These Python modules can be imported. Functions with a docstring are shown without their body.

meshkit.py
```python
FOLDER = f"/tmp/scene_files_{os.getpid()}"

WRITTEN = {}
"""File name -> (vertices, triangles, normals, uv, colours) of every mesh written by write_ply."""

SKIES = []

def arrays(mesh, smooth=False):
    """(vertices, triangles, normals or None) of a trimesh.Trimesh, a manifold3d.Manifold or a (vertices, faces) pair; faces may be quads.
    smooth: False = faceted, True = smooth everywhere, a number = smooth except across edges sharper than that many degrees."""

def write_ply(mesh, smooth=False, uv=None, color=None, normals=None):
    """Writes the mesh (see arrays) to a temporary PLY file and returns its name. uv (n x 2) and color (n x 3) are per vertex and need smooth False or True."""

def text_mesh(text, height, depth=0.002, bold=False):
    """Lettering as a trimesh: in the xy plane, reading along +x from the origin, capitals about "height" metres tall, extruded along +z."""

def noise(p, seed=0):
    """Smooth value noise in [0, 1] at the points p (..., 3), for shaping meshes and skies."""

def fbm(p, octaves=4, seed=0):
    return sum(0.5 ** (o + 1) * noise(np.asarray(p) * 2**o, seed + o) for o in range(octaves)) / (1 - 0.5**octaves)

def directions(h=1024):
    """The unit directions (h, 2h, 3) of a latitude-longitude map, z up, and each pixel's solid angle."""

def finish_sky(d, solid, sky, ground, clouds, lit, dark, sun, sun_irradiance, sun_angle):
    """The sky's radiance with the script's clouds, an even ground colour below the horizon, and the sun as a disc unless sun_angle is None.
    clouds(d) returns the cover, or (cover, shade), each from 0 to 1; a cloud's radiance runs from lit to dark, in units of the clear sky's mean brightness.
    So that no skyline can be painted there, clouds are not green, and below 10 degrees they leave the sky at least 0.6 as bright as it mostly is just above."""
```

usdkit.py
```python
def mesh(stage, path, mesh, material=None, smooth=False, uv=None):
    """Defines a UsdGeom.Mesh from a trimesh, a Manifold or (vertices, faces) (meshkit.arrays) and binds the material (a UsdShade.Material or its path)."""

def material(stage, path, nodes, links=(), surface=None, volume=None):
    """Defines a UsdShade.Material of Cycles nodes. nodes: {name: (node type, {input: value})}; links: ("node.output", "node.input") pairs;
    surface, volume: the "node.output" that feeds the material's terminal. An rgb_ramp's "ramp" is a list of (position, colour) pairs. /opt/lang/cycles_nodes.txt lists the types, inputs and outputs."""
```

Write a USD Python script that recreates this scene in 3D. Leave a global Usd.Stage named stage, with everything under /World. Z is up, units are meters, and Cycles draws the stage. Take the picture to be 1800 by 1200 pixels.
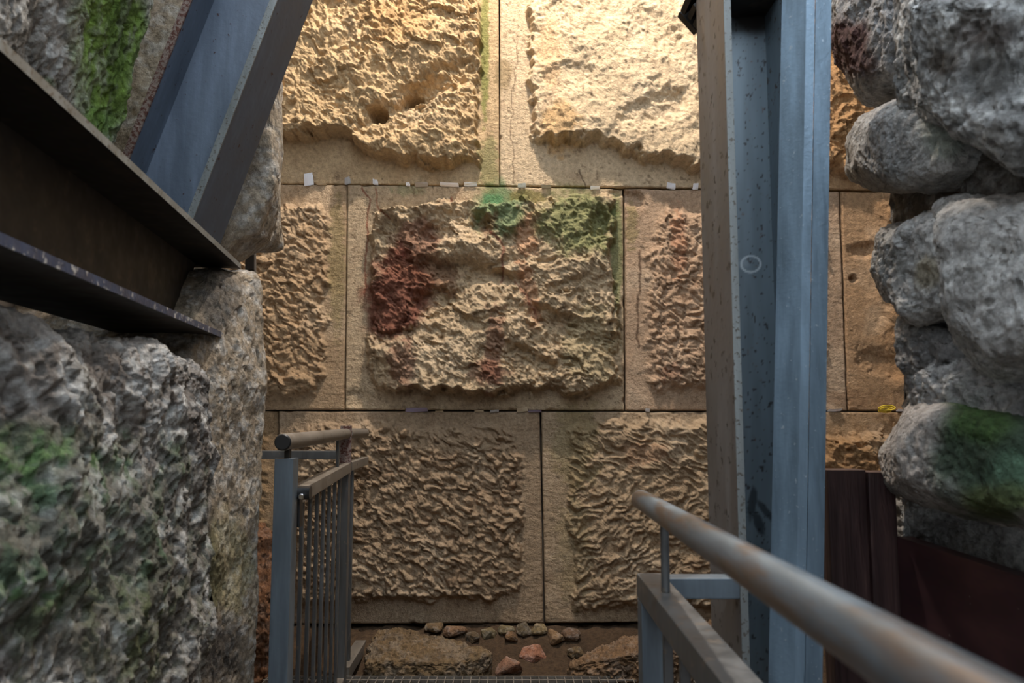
import math, numpy as np, trimesh, manifold3d as m3, shapely, usdkit, meshkit
from shapely.geometry import Polygon
from pxr import Usd, UsdGeom, UsdLux, UsdShade, Sdf, Gf, Vt

stage = Usd.Stage.CreateInMemory()
UsdGeom.SetStageUpAxis(stage, 'Z')
UsdGeom.Xform.Define(stage, '/World'); UsdGeom.Scope.Define(stage, '/World/Looks')
# ------------------------------------------------------------------ camera, sky, lamps, exposure
EYE, F, PITCH = 1.14, 1300.0, math.radians(5.4)     # eye height above the earth (m), focal length in px of 1800, camera tilted up
cam = UsdGeom.Camera.Define(stage, '/World/Camera')
cam.CreateHorizontalApertureAttr(36.0); cam.CreateVerticalApertureAttr(24.0)
cam.CreateFocalLengthAttr(F / 1800 * 36.0)
cam.CreateFStopAttr(7.0); cam.CreateFocusDistanceAttr(3.2)
cam.CreateExposureAttr(0.0)
cam.AddTranslateOp().Set(Gf.Vec3d(0, 0, EYE)); cam.AddRotateXOp().Set(90 + math.degrees(PITCH))
dome = UsdLux.DomeLight.Define(stage, '/World/Sky')          # daylight from the open end behind the photographer
dome.CreateColorAttr(Gf.Vec3f(0.82, 0.93, 1.06)); dome.CreateIntensityAttr(1.3)
lamp = UsdLux.SphereLight.Define(stage, '/World/WarmLamp')   # warm lamp under the vault, grazing the big wall
lamp.CreateRadiusAttr(0.045); lamp.CreateColorAttr(Gf.Vec3f(1.0, 0.885, 0.775)); lamp.CreateIntensityAttr(5700.0)
lamp.AddTranslateOp().Set(Gf.Vec3d(0.10, 2.62, EYE + 3.35))
T = Sdf.ValueTypeNames
D = 3.6                                                     # distance of the great wall
CP, SP = math.cos(PITCH), math.sin(PITCH)

def ray(px, py):
    a, b = (np.asarray(px, float) - 900) / F, (600 - np.asarray(py, float)) / F
    a, b = np.broadcast_arrays(a, b)
    return np.stack([a, CP - SP * b, SP + CP * b], -1)
def P(px, py, d):
    r = ray(px, py); r = r * (np.asarray(d, float) / r[..., 1])[..., None]
    return r + [0, 0, EYE]
def PX(px, py, X):                                          # where the sight line meets the plane x = X
    r = ray(px, py); r = r * (X / r[..., 0])[..., None]
    return r + [0, 0, EYE]
def proj(p):
    q = np.asarray(p) - [0, 0, EYE]
    z = q[..., 1] * CP + q[..., 2] * SP; u = -q[..., 1] * SP + q[..., 2] * CP
    z = np.where(np.abs(z) < 1e-6, 1e-6, z)
    return 900 + F * q[..., 0] / z, 600 - F * u / z

def lin(r, g, b):
    c = np.array([r, g, b], float) / 255
    return np.where(c <= .04045, c / 12.92, ((c + .055) / 1.055) ** 2.4)
def sstep(a, b, x):
    t = np.clip((x - a) / (b - a), 0, 1); return t * t * (3 - 2 * t)
def n2(q, s, seed, octv=1):
    q = np.asarray(q, float) / s
    p = np.concatenate([q, np.full(q.shape[:-1] + (1,), seed * 7.31)], -1) if q.shape[-1] == 2 else q + seed * 3.17
    return meshkit.fbm(p, octv, seed) if octv > 1 else meshkit.noise(p, seed)
_ROT = np.array([[.00, .80, .60], [-.80, .36, -.48], [-.60, -.48, .64]])
def gn(q, s, seed):
    """gradient noise, about -1..1"""
    q = np.asarray(q, float) / s
    if q.shape[-1] == 2: q = np.concatenate([q, np.full(q.shape[:-1] + (1,), .37 + seed * 1.713)], -1)
    i = np.floor(q).astype(np.int64); t = q - i; w = t * t * t * (t * (t * 6 - 15) + 10); out = 0
    base = i[..., 0] * 374761393 + i[..., 1] * 668265263 + i[..., 2] * 2147483647 + seed * 144665
    for a in (0, 1):
        for b in (0, 1):
            for c in (0, 1):
                h = (base + a * 374761393 + b * 668265263 + c * 2147483647) & 0xFFFFFFFF
                h = ((h ^ (h >> 13)) * 1274126177) & 0xFFFFFFFF; h ^= h >> 16
                g = ((h & 255) / 127.5 - 1) * (t[..., 0] - a) + (((h >> 8) & 255) / 127.5 - 1) * (t[..., 1] - b) + (((h >> 16) & 255) / 127.5 - 1) * (t[..., 2] - c)
                out = out + g * (w[..., 0] if a else 1 - w[..., 0]) * (w[..., 1] if b else 1 - w[..., 1]) * (w[..., 2] if c else 1 - w[..., 2])
    return out * 1.15
def _pad(q, seed):
    q = np.asarray(q, float)
    return np.concatenate([q, np.full(q.shape[:-1] + (1,), 3.7 + seed * 11.3)], -1) if q.shape[-1] == 2 else q
def gfbm(q, s, seed, octv=4, gain=.5):
    q = _pad(q, seed) / s; a, out = 1., 0
    for o in range(octv): out = out + a * gn(q, 1., seed + o); q = q @ _ROT.T * 2.03 + 5.1; a *= gain
    return out
def ridged(q, s, seed, octv=4, gain=.55, sharp=1.):
    """0..1-ish with sharp crests"""
    q = _pad(q, seed) / s; a, out, tot, wgt = 1., 0, 0, 1.
    for o in range(octv):
        r = np.clip(1 - np.abs(gn(q, 1., seed + o)) * 1.5, 0, 1) ** (1 + sharp); out = out + a * r * wgt; tot += a
        wgt = np.clip(r * 1.6, .25, 1); q = q @ _ROT.T * 2.07 + 3.3; a *= gain
    return out / tot
def hsh(i, seed):
    h = np.zeros(i.shape[:-1], np.int64) + seed * 144665
    for k in range(i.shape[-1]): h = h + i[..., k] * (374761393, 668265263, 2147483647)[k]
    h &= 0xFFFFFFFF; h = ((h ^ (h >> 13)) * 1274126177) & 0xFFFFFFFF
    return h ^ (h >> 16)
def worley(q, s, seed):
    """(F1, F2, random per cell, facet): distances in cells; facet = a randomly tilted plane per cell"""
    q = np.asarray(q, float) / s; dim = q.shape[-1]; base = np.floor(q).astype(np.int64)
    f1 = np.full(q.shape[:-1], 9.); f2 = f1.copy(); rid = np.zeros_like(f1); fac = np.zeros_like(f1)
    for off in np.ndindex(*(3,) * dim):
        c = base + (np.array(off) - 1)
        h = hsh(c, seed)
        j = np.stack([((h >> (8 * k)) & 255) / 255. for k in range(dim)], -1)
        dv = q - (c + .1 + .8 * j); d = np.sqrt((dv ** 2).sum(-1))
        h2 = hsh(c, seed + 17); r = (h2 & 1023) / 1023.
        tilt = np.stack([((h2 >> (10 + 7 * k)) & 127) / 63.5 - 1 for k in range(dim)], -1)
        near = d < f1
        f2 = np.where(near, f1, np.minimum(f2, d)); f1 = np.where(near, d, f1)
        rid = np.where(near, r, rid); fac = np.where(near, r - .5 + (tilt * dv).sum(-1) * .7, fac)
    return f1, f2, rid, fac

# ------------------------------------------------------------------ prim helpers
used = {}
def numbered(parent, name):
    k = (parent, name); n = used.get(k, 0); used[k] = n + 1
    return f'{parent}/{name}' if n == 0 else f'{parent}/{name}_{n:03d}'
def keys(prim, **kw):
    for k, v in kw.items():
        if v: prim.SetCustomDataByKey(k, v)
class Thing:
    def __init__(self, name, label=None, category=None, base=(0, 0, 0), group=None, kind=None):
        self.path = numbered('/World', name); self.base = np.array(base, float)
        x = UsdGeom.Xform.Define(stage, self.path); x.AddTranslateOp().Set(Gf.Vec3d(*map(float, base)))
        keys(x.GetPrim(), label=label, category=category, group=group, kind=kind)
    def part(self, name, mesh, mat, tint=None, smooth=30, label=None, parent=None, kind=None):
        path = numbered(parent or self.path, name)
        prim = put(path, mesh, mat, tint, smooth, self.base)
        keys(prim, label=label, kind=kind)
        return path
def put(path, mesh, mat, tint=None, smooth=30, base=(0, 0, 0)):
    if tint is not None: smooth = True
    v, f, n = meshkit.arrays(mesh, smooth)
    v = v - np.asarray(base, float)
    m = usdkit.mesh(stage, path, (v, f), mat, False)
    if n is not None:
        m.CreateNormalsAttr(Vt.Vec3fArray.FromNumpy(n.astype(np.float32))); m.SetNormalsInterpolation('vertex')
    if tint is not None:
        UsdGeom.PrimvarsAPI(m).CreatePrimvar('tint', T.Color3fArray, 'vertex').Set(Vt.Vec3fArray.FromNumpy(np.clip(tint, 0, 1).astype(np.float32)))
    return m.GetPrim()
def solo(name, mesh, mat, label, category, tint=None, smooth=30, group=None, kind=None):
    """a thing that is one mesh, its origin at its base"""
    v = np.asarray(mesh.vertices if hasattr(mesh, 'vertices') else mesh[0])
    base = [v[:, 0].mean(), v[:, 1].mean(), v[:, 2].min()]
    path = numbered('/World', name)
    prim = put(path, mesh, mat, tint, smooth, base)
    UsdGeom.Xformable(prim).AddTranslateOp().Set(Gf.Vec3d(*map(float, base)))
    keys(prim, label=label, category=category, group=group, kind=kind)
    return prim

def unit(v): v = np.asarray(v, float); return v / np.linalg.norm(v)
def prism(poly, p0, p1, xdir):
    """extrudes a 2-D outline (local x along xdir, local y = axis x xdir) from p0 to p1"""
    p0, p1 = np.asarray(p0, float), np.asarray(p1, float)
    a = unit(p1 - p0); x = np.asarray(xdir, float); x = unit(x - a * (x @ a)); y = np.cross(a, x)
    m = trimesh.creation.extrude_polygon(poly, np.linalg.norm(p1 - p0), engine='earcut')
    M = np.eye(4); M[:3, 0], M[:3, 1], M[:3, 2], M[:3, 3] = x, y, a, p0
    m.apply_transform(M); return m
def rrect(w, h, r=.003, cx=0, cy=0):
    r = min(r, .45 * min(w, h))
    return shapely.box(cx - w / 2 + r, cy - h / 2 + r, cx + w / 2 - r, cy + h / 2 - r).buffer(r, quad_segs=2)
def bar(p0, p1, w, h, xdir=(1, 0, 0), r=.003): return prism(rrect(w, h, r), p0, p1, xdir)
def tube(p0, p1, rad, seg=28, bev=.002):
    """round bar with softened ends"""
    p0, p1 = np.asarray(p0, float), np.asarray(p1, float); L = np.linalg.norm(p1 - p0)
    m = trimesh.creation.revolve([[0, 0], [rad - bev, 0], [rad, bev], [rad, L - bev], [rad - bev, L], [0, L]], sections=seg)
    M = trimesh.geometry.align_vectors([0, 0, 1], unit(p1 - p0)); M[:3, 3] = p0
    m.apply_transform(M); return m
def grid_mesh(nu, nv):
    i, j = np.meshgrid(np.arange(nu - 1), np.arange(nv - 1), indexing='ij'); a = (i * nv + j).ravel()
    return np.vstack([np.stack([a, a + nv, a + nv + 1], 1), np.stack([a, a + nv + 1, a + 1], 1)])

# ------------------------------------------------------------------ materials
def M(name, nodes, links, surface='p.BSDF'): return usdkit.material(stage, '/World/Looks/' + name, nodes, links, surface)
def stone_material(name, grain, lo, hi, bump, fine, rough=.9):
    """colour = painted stain map of the stone x mineral grain; relief below mesh size = bump"""
    return M(name, {
        'g': ('geometry', {}), 'a': ('attribute', {'attribute': 'tint'}),
        'n1': ('noise_texture', {'scale': grain, 'detail': 6.0, 'roughness': .68}),
        'r1': ('rgb_ramp', {'ramp': [(.28, (lo,) * 3), (.5, (1, 1, 1)), (.72, (hi,) * 3)]}),
        'mx': ('mix_color', {'blend_type': 'multiply', 'fac': 1.0, 'use_clamp': True}),
        'n2': ('noise_texture', {'scale': fine, 'detail': 5.0, 'roughness': .7}),
        'b': ('bump', {'strength': 1.0, 'distance': bump}),
        'p': ('principled_bsdf', {'roughness': rough, 'specular_ior_level': .25})},
        [('g.position', 'n1.vector'), ('g.position', 'n2.vector'), ('n1.fac', 'r1.fac'), ('a.color', 'mx.a'), ('r1.color', 'mx.b'),
         ('mx.result', 'p.base_color'), ('n2.fac', 'b.height'), ('b.normal', 'p.normal')])
ASHLAR = stone_material('ashlar_limestone', 45., .62, 1.3, .012, 70.)
ROCK = stone_material('weathered_rock', 75., .45, 1.5, .007, 130.)
EARTH = stone_material('earth', 50., .5, 1.4, .012, 70.)
def steel(name, base, spot, spot_scale=45., spot_at=.66, rough=.45, metal=.35, streak=.75, bump=.0006, stretch=(1, 1, .12), spots='g.position', band=.02):
    """mill-scale steel: vertical streaks, rust or scale specks"""
    return M(name, {
        'g': ('geometry', {}), 'mp': ('mapping', {'mapping_type': 'point', 'scale': stretch}),
        'n1': ('noise_texture', {'scale': 22., 'detail': 5.0, 'roughness': .65}),
        'r1': ('rgb_ramp', {'ramp': [(.3, tuple(np.array(base) * streak)), (.5, base), (.72, tuple(np.minimum(np.array(base) * 1.45, 1)))]}),
        'n2': ('noise_texture', {'scale': spot_scale, 'detail': 4.0, 'roughness': .6}),
        'r2': ('rgb_ramp', {'ramp': [(spot_at - band * 1.5, (0, 0, 0)), (spot_at + band, (1, 1, 1))]}),
        'mx': ('mix_color', {'blend_type': 'mix', 'b': spot}),
        'rr': ('map_range', {'from_min': .3, 'from_max': .7, 'to_min': rough - .1, 'to_max': rough + .15}),
        'b': ('bump', {'strength': 1.0, 'distance': bump}),
        'p': ('principled_bsdf', {'metallic': metal})},
        [('g.position', 'mp.vector'), ('mp.vector', 'n1.vector'), (spots, 'n2.vector'), ('n1.fac', 'r1.fac'), ('r1.color', 'mx.a'),
         ('n2.fac', 'r2.fac'), ('r2.color', 'mx.fac'), ('mx.result', 'p.base_color'), ('n1.fac', 'rr.value'), ('rr.result', 'p.roughness'),
         ('n2.fac', 'b.height'), ('b.normal', 'p.normal')])
STEEL_BLUE = steel('blue_grey_steel', (.115, .145, .19), (.045, .018, .012), 60., .68, .46, .2)
STEEL_COL = steel('column_steel', (.115, .15, .175), (.05, .026, .015), 70., .64, .42)
STEEL_SIDE = steel('scaled_steel', (.15, .145, .142), (.05, .045, .04), 40., .62, .5)
STEEL_DARK = steel('dark_brown_steel', (.016, .013, .010), (.035, .026, .017), 18., .6, .6, .1, stretch=(1, 1, 1))  # near-black brown base with random lighter specks
STEEL_EDGE = steel('worn_edge_steel', (.19, .205, .20), (.10, .09, .075), 130., .6, .5)
CHIPPED = steel('chipped_navy_paint', (.028, .045, .09), (.42, .42, .40), 55., .60, .4, .1, stretch=(1, 1, 1), bump=.002)
RUST = steel('rusty_steel', (.20, .15, .13), (.085, .028, .018), 110., .52, .7, .1, stretch=(1, 1, 1), bump=.003)
GALV = steel('galvanised_steel', (.16, .228, .29), (.31, .37, .42), 120., .68, .40, .5, .62)
STEEL_SHADED = steel('shaded_blue_steel', (.072, .09, .118), (.04, .02, .015), 60., .68, .68, .0)  # same paint as the brace, side shade put into a darker, rougher colour
RAIL = steel('railing_steel', (.105, .108, .108), (.16, .14, .12), 40., .64, .40, .4)
RAIL_TAN = steel('dusty_railing_steel', (.17, .15, .125), (.10, .085, .07), 30., .64, .5, .25)
PIPE = steel('handrail_steel', (.12, .15, .175), (.13, .095, .072), 38., .54, .34, .55, stretch=(1, .13, 1), spots='mp.vector', band=.06)
GREYPOST = steel('grey_painted_post', (.10, .125, .145), (.30, .32, .33), 30., .74, .42, .2)
BLACK = M('black_plastic', {'p': ('principled_bsdf', {'base_color': (.012, .012, .012), 'roughness': .4})}, [])
CHROME = M('chrome', {'p': ('principled_bsdf', {'base_color': (.8, .8, .82), 'metallic': 1.0, 'roughness': .12})}, [])
WOOD = M('maroon_wood', {
    'g': ('geometry', {}), 'mp': ('mapping', {'mapping_type': 'point', 'scale': (9, 9, .8)}),
    'n1': ('noise_texture', {'scale': 6., 'detail': 6.0, 'roughness': .65, 'distortion': .6}),
    'r1': ('rgb_ramp', {'ramp': [(.3, lin(34, 20, 20)), (.55, lin(62, 43, 42)), (.68, lin(84, 62, 58)), (.76, lin(140, 126, 118))]}),
    'b': ('bump', {'strength': .8, 'distance': .004}), 'p': ('principled_bsdf', {'roughness': .5})},
    [('g.position', 'mp.vector'), ('mp.vector', 'n1.vector'), ('n1.fac', 'r1.fac'), ('r1.color', 'p.base_color'), ('n1.fac', 'b.height'), ('b.normal', 'p.normal')])
PANEL = M('maroon_panel', {
    'g': ('geometry', {}), 'mp': ('mapping', {'mapping_type': 'point', 'scale': (4, 1, 2.5)}),
    'n1': ('noise_texture', {'scale': 5., 'detail': 7.0, 'roughness': .6}), 'n2': ('noise_texture', {'scale': 40., 'detail': 4.0}),
    'r1': ('rgb_ramp', {'ramp': [(.3, lin(36, 20, 22)), (.55, lin(58, 34, 36)), (.75, lin(82, 52, 50))]}),
    'r2': ('rgb_ramp', {'ramp': [(.70, (0, 0, 0)), (.76, (1, 1, 1))]}), 'mx': ('mix_color', {'b': lin(150, 140, 130)}),
    'p': ('principled_bsdf', {'roughness': .48})},
    [('g.position', 'mp.vector'), ('mp.vector', 'n1.vector'), ('g.position', 'n2.vector'), ('n1.fac', 'r1.fac'), ('r1.color', 'mx.a'),
     ('n2.fac', 'r2.fac'), ('r2.color', 'mx.fac'), ('mx.result', 'p.base_color')])
def paper(name, c): return M(name, {'p': ('principled_bsdf', {'base_color': c, 'roughness': .8})}, [])
WHITE, CREAM, LILAC, YELLOW, GREYP = (paper(n, c) for n, c in (('white_paper', (.78, .79, .82)), ('cream_paper', (.62, .52, .36)), ('lilac_paper', (.42, .38, .55)), ('yellow_cord', (.55, .40, .03)), ('grey_paper', (.42, .40, .38))))
WALLF = paper('blocker_grey', (.22, .21, .20))
CONC = paper('vault_plaster', (.13, .11, .09))

# ------------------------------------------------------------------ the great wall of drafted ashlars
TAN, PALE, BROWN, GREYT = lin(180, 152, 116), lin(200, 180, 150), lin(132, 98, 66), lin(152, 132, 106)
RED, GREEN, OLIVE, ORANGE, EMER = lin(112, 44, 26), lin(96, 112, 52), lin(120, 110, 52), lin(178, 100, 48), lin(84, 128, 78)
def blob(q, cx, cy, rx, ry, seed, rough=.5, rot=0., soft=.28):
    c, s = math.cos(math.radians(rot)), math.sin(math.radians(rot))
    dx, dy = q[..., 0] - cx, q[..., 1] - cy
    r = np.hypot((dx * c + dy * s) / rx, (-dx * s + dy * c) / ry)
    r = r + rough * (.7 * gfbm(q, min(rx, ry) * .6 + 6, seed, 4, .6) + .35 * gfbm(q, 9, seed + 3, 2))
    return 1 - sstep(1 - soft, 1 + soft, r)
def line_mask(q, pts, w, seed):
    g = shapely.LineString(pts)
    wob = np.stack([n2(q, 18, seed, 3) - .5, n2(q, 18, seed + 5, 3) - .5], -1) * 14
    qq = q + wob
    d = shapely.distance(shapely.points(qq.reshape(-1, 2)), g).reshape(q.shape[:-1])
    return 1 - sstep(w * .5, w * 1.4, d)
STAINS = [  # (function, colour, strength): mineral and algae stains, each with its own outline on the stones
    (lambda q: blob(q, 700, 520, 62, 78, 3, .5), RED, .85), (lambda q: blob(q, 735, 428, 42, 36, 4, .6), RED, .62), (lambda q: blob(q, 760, 480, 55, 30, 5, .7, 20), lin(120, 72, 44), .6),
    (lambda q: blob(q, 868, 615, 17, 66, 6, .8, 5), RED, .55), (lambda q: blob(q, 712, 645, 26, 38, 7, .8), RED, .55), (lambda q: blob(q, 860, 655, 34, 20, 8, .8), RED, .5),
    (lambda q: blob(q, 930, 520, 14, 60, 9, .8, -12), ORANGE, .4), (lambda q: blob(q, 925, 415, 24, 40, 10, .7), ORANGE, .4), (lambda q: blob(q, 1190, 430, 12, 60, 11, 1.1), ORANGE, .3), (lambda q: blob(q, 1180, 655, 16, 14, 12, 1.1), RED, .35),
    (lambda q: blob(q, 880, 370, 50, 46, 13, .5), EMER, .7), (lambda q: blob(q, 865, 352, 20, 12, 33, .5), lin(60, 130, 80), .6), (lambda q: blob(q, 1010, 395, 66, 62, 14, .5), GREEN, .72), (lambda q: blob(q, 925, 350, 32, 17, 15, .25, 5, .15), OLIVE, .8),
    (lambda q: blob(q, 1084, 440, 11, 105, 16, .4), GREEN, .65), (lambda q: blob(q, 852, 80, 8, 130, 17, .5), lin(110, 116, 44), .8), (lambda q: blob(q, 858, 290, 18, 45, 18, .8), GREEN, .5),
    (lambda q: blob(q, 592, 470, 14, 120, 19, .7), OLIVE, .45), (lambda q: blob(q, 720, 333, 30, 10, 20, .8), EMER, .3), (lambda q: blob(q, 1040, 610, 50, 60, 21, .9), GREEN, .2), (lambda q: blob(q, 1110, 395, 10, 40, 40, .8), OLIVE, .5),
    (lambda q: blob(q, 985, 225, 30, 40, 22, .9), lin(190, 140, 60), .5), (lambda q: blob(q, 965, 100, 22, 60, 41, .9), lin(200, 150, 90), .35), (lambda q: blob(q, 886, 130, 16, 30, 23, .6), lin(140, 118, 80), .8),
    (lambda q: blob(q, 700, 60, 60, 40, 24, .8), lin(170, 126, 66), .5), (lambda q: blob(q, 1130, 800, 40, 20, 25, 1.1), ORANGE, .2), (lambda q: blob(q, 1010, 780, 40, 80, 26, .9), OLIVE, .35), (lambda q: blob(q, 1010, 960, 30, 90, 27, .9), OLIVE, .25),
    (lambda q: blob(q, 1384, 40, 14, 60, 28, .5), lin(96, 120, 40), .8), (lambda q: blob(q, 1490, 700, 40, 14, 42, .8), BROWN, .5), (lambda q: blob(q, 860, 405, 16, 22, 43, .8), lin(110, 60, 36), .6),
    (lambda q: line_mask(q, [(634, 330), (650, 352), (646, 400), (640, 520)], 1.6, 2), lin(128, 66, 40), .8), (lambda q: line_mask(q, [(662, 332), (668, 372), (690, 388)], 1.6, 3), lin(140, 74, 46), .8),
    (lambda q: line_mask(q, [(792, 345), (798, 362)], 1.5, 4), lin(150, 80, 50), .7), (lambda q: line_mask(q, [(866, 415), (885, 440), (882, 500)], 2.2, 5), lin(120, 52, 34), .7), (lambda q: line_mask(q, [(905, 500), (935, 545), (940, 560)], 2., 6), RED, .6),
    (lambda q: line_mask(q, [(1125, 440), (1122, 610)], 2., 7), lin(70, 44, 26), .7), (lambda q: line_mask(q, [(1020, 300), (1028, 326)], 1.4, 8), lin(70, 50, 34), .7), (lambda q: line_mask(q, [(910, 60), (898, 240), (905, 320)], 1.2, 9), lin(90, 66, 44), .6)]
wall = Thing('wall_back', 'great wall of large drafted limestone blocks lit warm from above', None, (0, D, 0), kind='structure')
def ashlar(x0, x1, x2, x3, y0, y1, y2, y3, boss, H, style, seed, soft=14, cav=(), tone=TAN, res=.0052, label=None):
    """corners in photo pixels on the wall plane: top left (x0,y0), top right (x1,y1), bottom right (x2,y2), bottom left (x3,y3)"""
    c = [P(x, y, D) for x, y in ((x0, y0), (x1, y1), (x2, y2), (x3, y3))]
    w, h = np.linalg.norm(c[1] - c[0]), np.linalg.norm(c[3] - c[0])
    nu, nv = int(w / res) + 2, int(h / res) + 2
    U, V = np.meshgrid(np.linspace(0, 1, nu), np.linspace(0, 1, nv), indexing='ij')
    gap = .0008
    u, v = U * (1 - 2 * gap / w) + gap / w, V * (1 - 2 * gap / h) + gap / h
    p = ((1 - u) * (1 - v))[..., None] * c[0] + (u * (1 - v))[..., None] * c[1] + (u * v)[..., None] * c[2] + ((1 - u) * v)[..., None] * c[3]
    q = np.stack(proj(p), -1)
    e = np.minimum(np.minimum(U, 1 - U) * w, np.minimum(V, 1 - V) * h)
    poly = Polygon(boss); pts = shapely.points(q.reshape(-1, 2))
    sd = shapely.distance(pts, poly.exterior) * np.where(shapely.contains(poly, pts), 1, -1); sd = sd.reshape(nu, nv)
    warp = np.stack([n2(q, 34, seed + 1, 3) - .5, n2(q, 34, seed + 2, 3) - .5], -1)
    k = sstep(-soft * .5, soft, sd + 14 * gfbm(q, 34, seed + 3, 4, .6))
    qq = q + warp * 22
    W2 = np.stack([gfbm(q, 40, seed + 1, 3), gfbm(q, 40, seed + 31, 3)], -1)
    qq = q + W2 * 12
    if style == 'crag':
        f1, f2, r, fac = worley(qq * [.8, 1.25] + 20 * W2, 58, seed)
        hh = .045 * gfbm(q, 170, seed + 6, 2) + .050 * (ridged(qq * [.8, 1.25], 105, seed + 8, 6, .6) - .3) + .022 * fac + .020 * (ridged(qq * [.85, 1.2], 24, seed + 15, 4, .65) - .3) + .016 * gfbm(qq, 13, seed + 9, 4, .65)
    elif style == 'soft':
        hh = .030 * gfbm(q, 150, seed + 6, 2) + .014 * gfbm(qq, 60, seed + 7, 3) + .024 * (ridged(qq * [.9, 1.2], 80, seed + 8, 6, .6) - .3) + .006 * gfbm(qq, 10, seed + 9, 3, .6)
    elif style == 'chisel':
        zone = sstep(800, 900, q[..., 1] + 60 * gfbm(q, 90, seed + 4, 2) - .25 * (q[..., 0] - 1120))
        st = 0
        for ang, wz in ((26, 1 - zone), (-32, zone)):
            ca, sa = math.cos(math.radians(ang)), math.sin(math.radians(ang))
            a, b = qq[..., 0] * ca + qq[..., 1] * sa, -qq[..., 0] * sa + qq[..., 1] * ca
            st = st + wz * ridged(np.stack([a / 3., b], -1), 12.5, seed + 5, 4, .55)
        hh = .016 * gfbm(q, 120, seed + 6, 2) + .030 * (st - .3) + .016 * gfbm(qq, 28, seed + 8, 4, .6)
    else:                                                   # pecked with a point: scoops with sharp crests
        a, b = qq[..., 0] * .9 + qq[..., 1] * .43, -qq[..., 0] * .43 + qq[..., 1] * .9
        f1, f2, r, fac = worley(np.stack([a * .85, b * 1.2], -1), 12, seed)
        hh = .016 * gfbm(q, 130, seed + 6, 2) + .012 * (ridged(np.stack([a * .9, b * 1.1], -1), 17, seed + 7, 4, .65) - .35) + .020 * (.5 - f1) * (.3 + 1.1 * r) + .013 * fac + .013 * gfbm(qq, 15, seed + 8, 4, .65)
    chip = 0
    for cx, cy, rx, ry, dep, rot in cav:
        chip = chip + dep * blob(q, cx, cy, rx, ry, seed + int(cx), .45, rot, .45)
    draft = .005 * gfbm(q, 60, seed + 9, 4, .6) + .0022 * gfbm(q * np.where(((U < .12) | (U > .88))[..., None], [1, 4.], [3., 1]), 16, seed + 10, 2)
    bx = np.array(boss)[:, 0]; hx = np.minimum(q[..., 0] - bx.min(), bx.max() - q[..., 0])
    z = k * (H * (.5 + .5 * sstep(0, 80, hx)) + hh) + (1 - k) * draft - chip
    z = z - .009 * np.exp(-(e / .003) ** 2) - .02 * sstep(.62, .8, n2(q, 22, seed + 11, 3)) * np.exp(-(e / .010) ** 2)
    p = p.copy(); p[..., 1] = D - z
    base = tone * (1 - .0) * np.ones(3)
    t = n2(q, 70, seed + 12, 4)[..., None]; t2 = n2(q, 26, seed + 13, 4)[..., None]
    col = base * (.86 + .3 * t) * (1 - .35 * sstep(.55, .8, t2)) + BROWN * .35 * sstep(.55, .8, t2)
    col = col * (1 - .3 * sstep(.5, .75, t)) + PALE * .3 * sstep(.5, .75, t)
    col = col * (1 - .25 * (1 - k))[..., None] + GREYT * (.25 * (1 - k))[..., None]
    for fn, cc, s in STAINS:
        m = fn(q)[..., None] * s; col = col * (1 - m) + cc * m
    sp = sstep(.70, .76, n2(q, 7, seed + 14, 3))[..., None] * .5; col = col * (1 - sp) + lin(92, 68, 44) * sp   # dirt specks
    lum = col.mean(-1, keepdims=True); col = col * .85 + lum * .15
    ring = np.concatenate([np.arange(nu) * nv, (nu - 1) * nv + np.arange(nv), np.arange(nu)[::-1] * nv + nv - 1, np.arange(nv)[::-1]])
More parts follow.
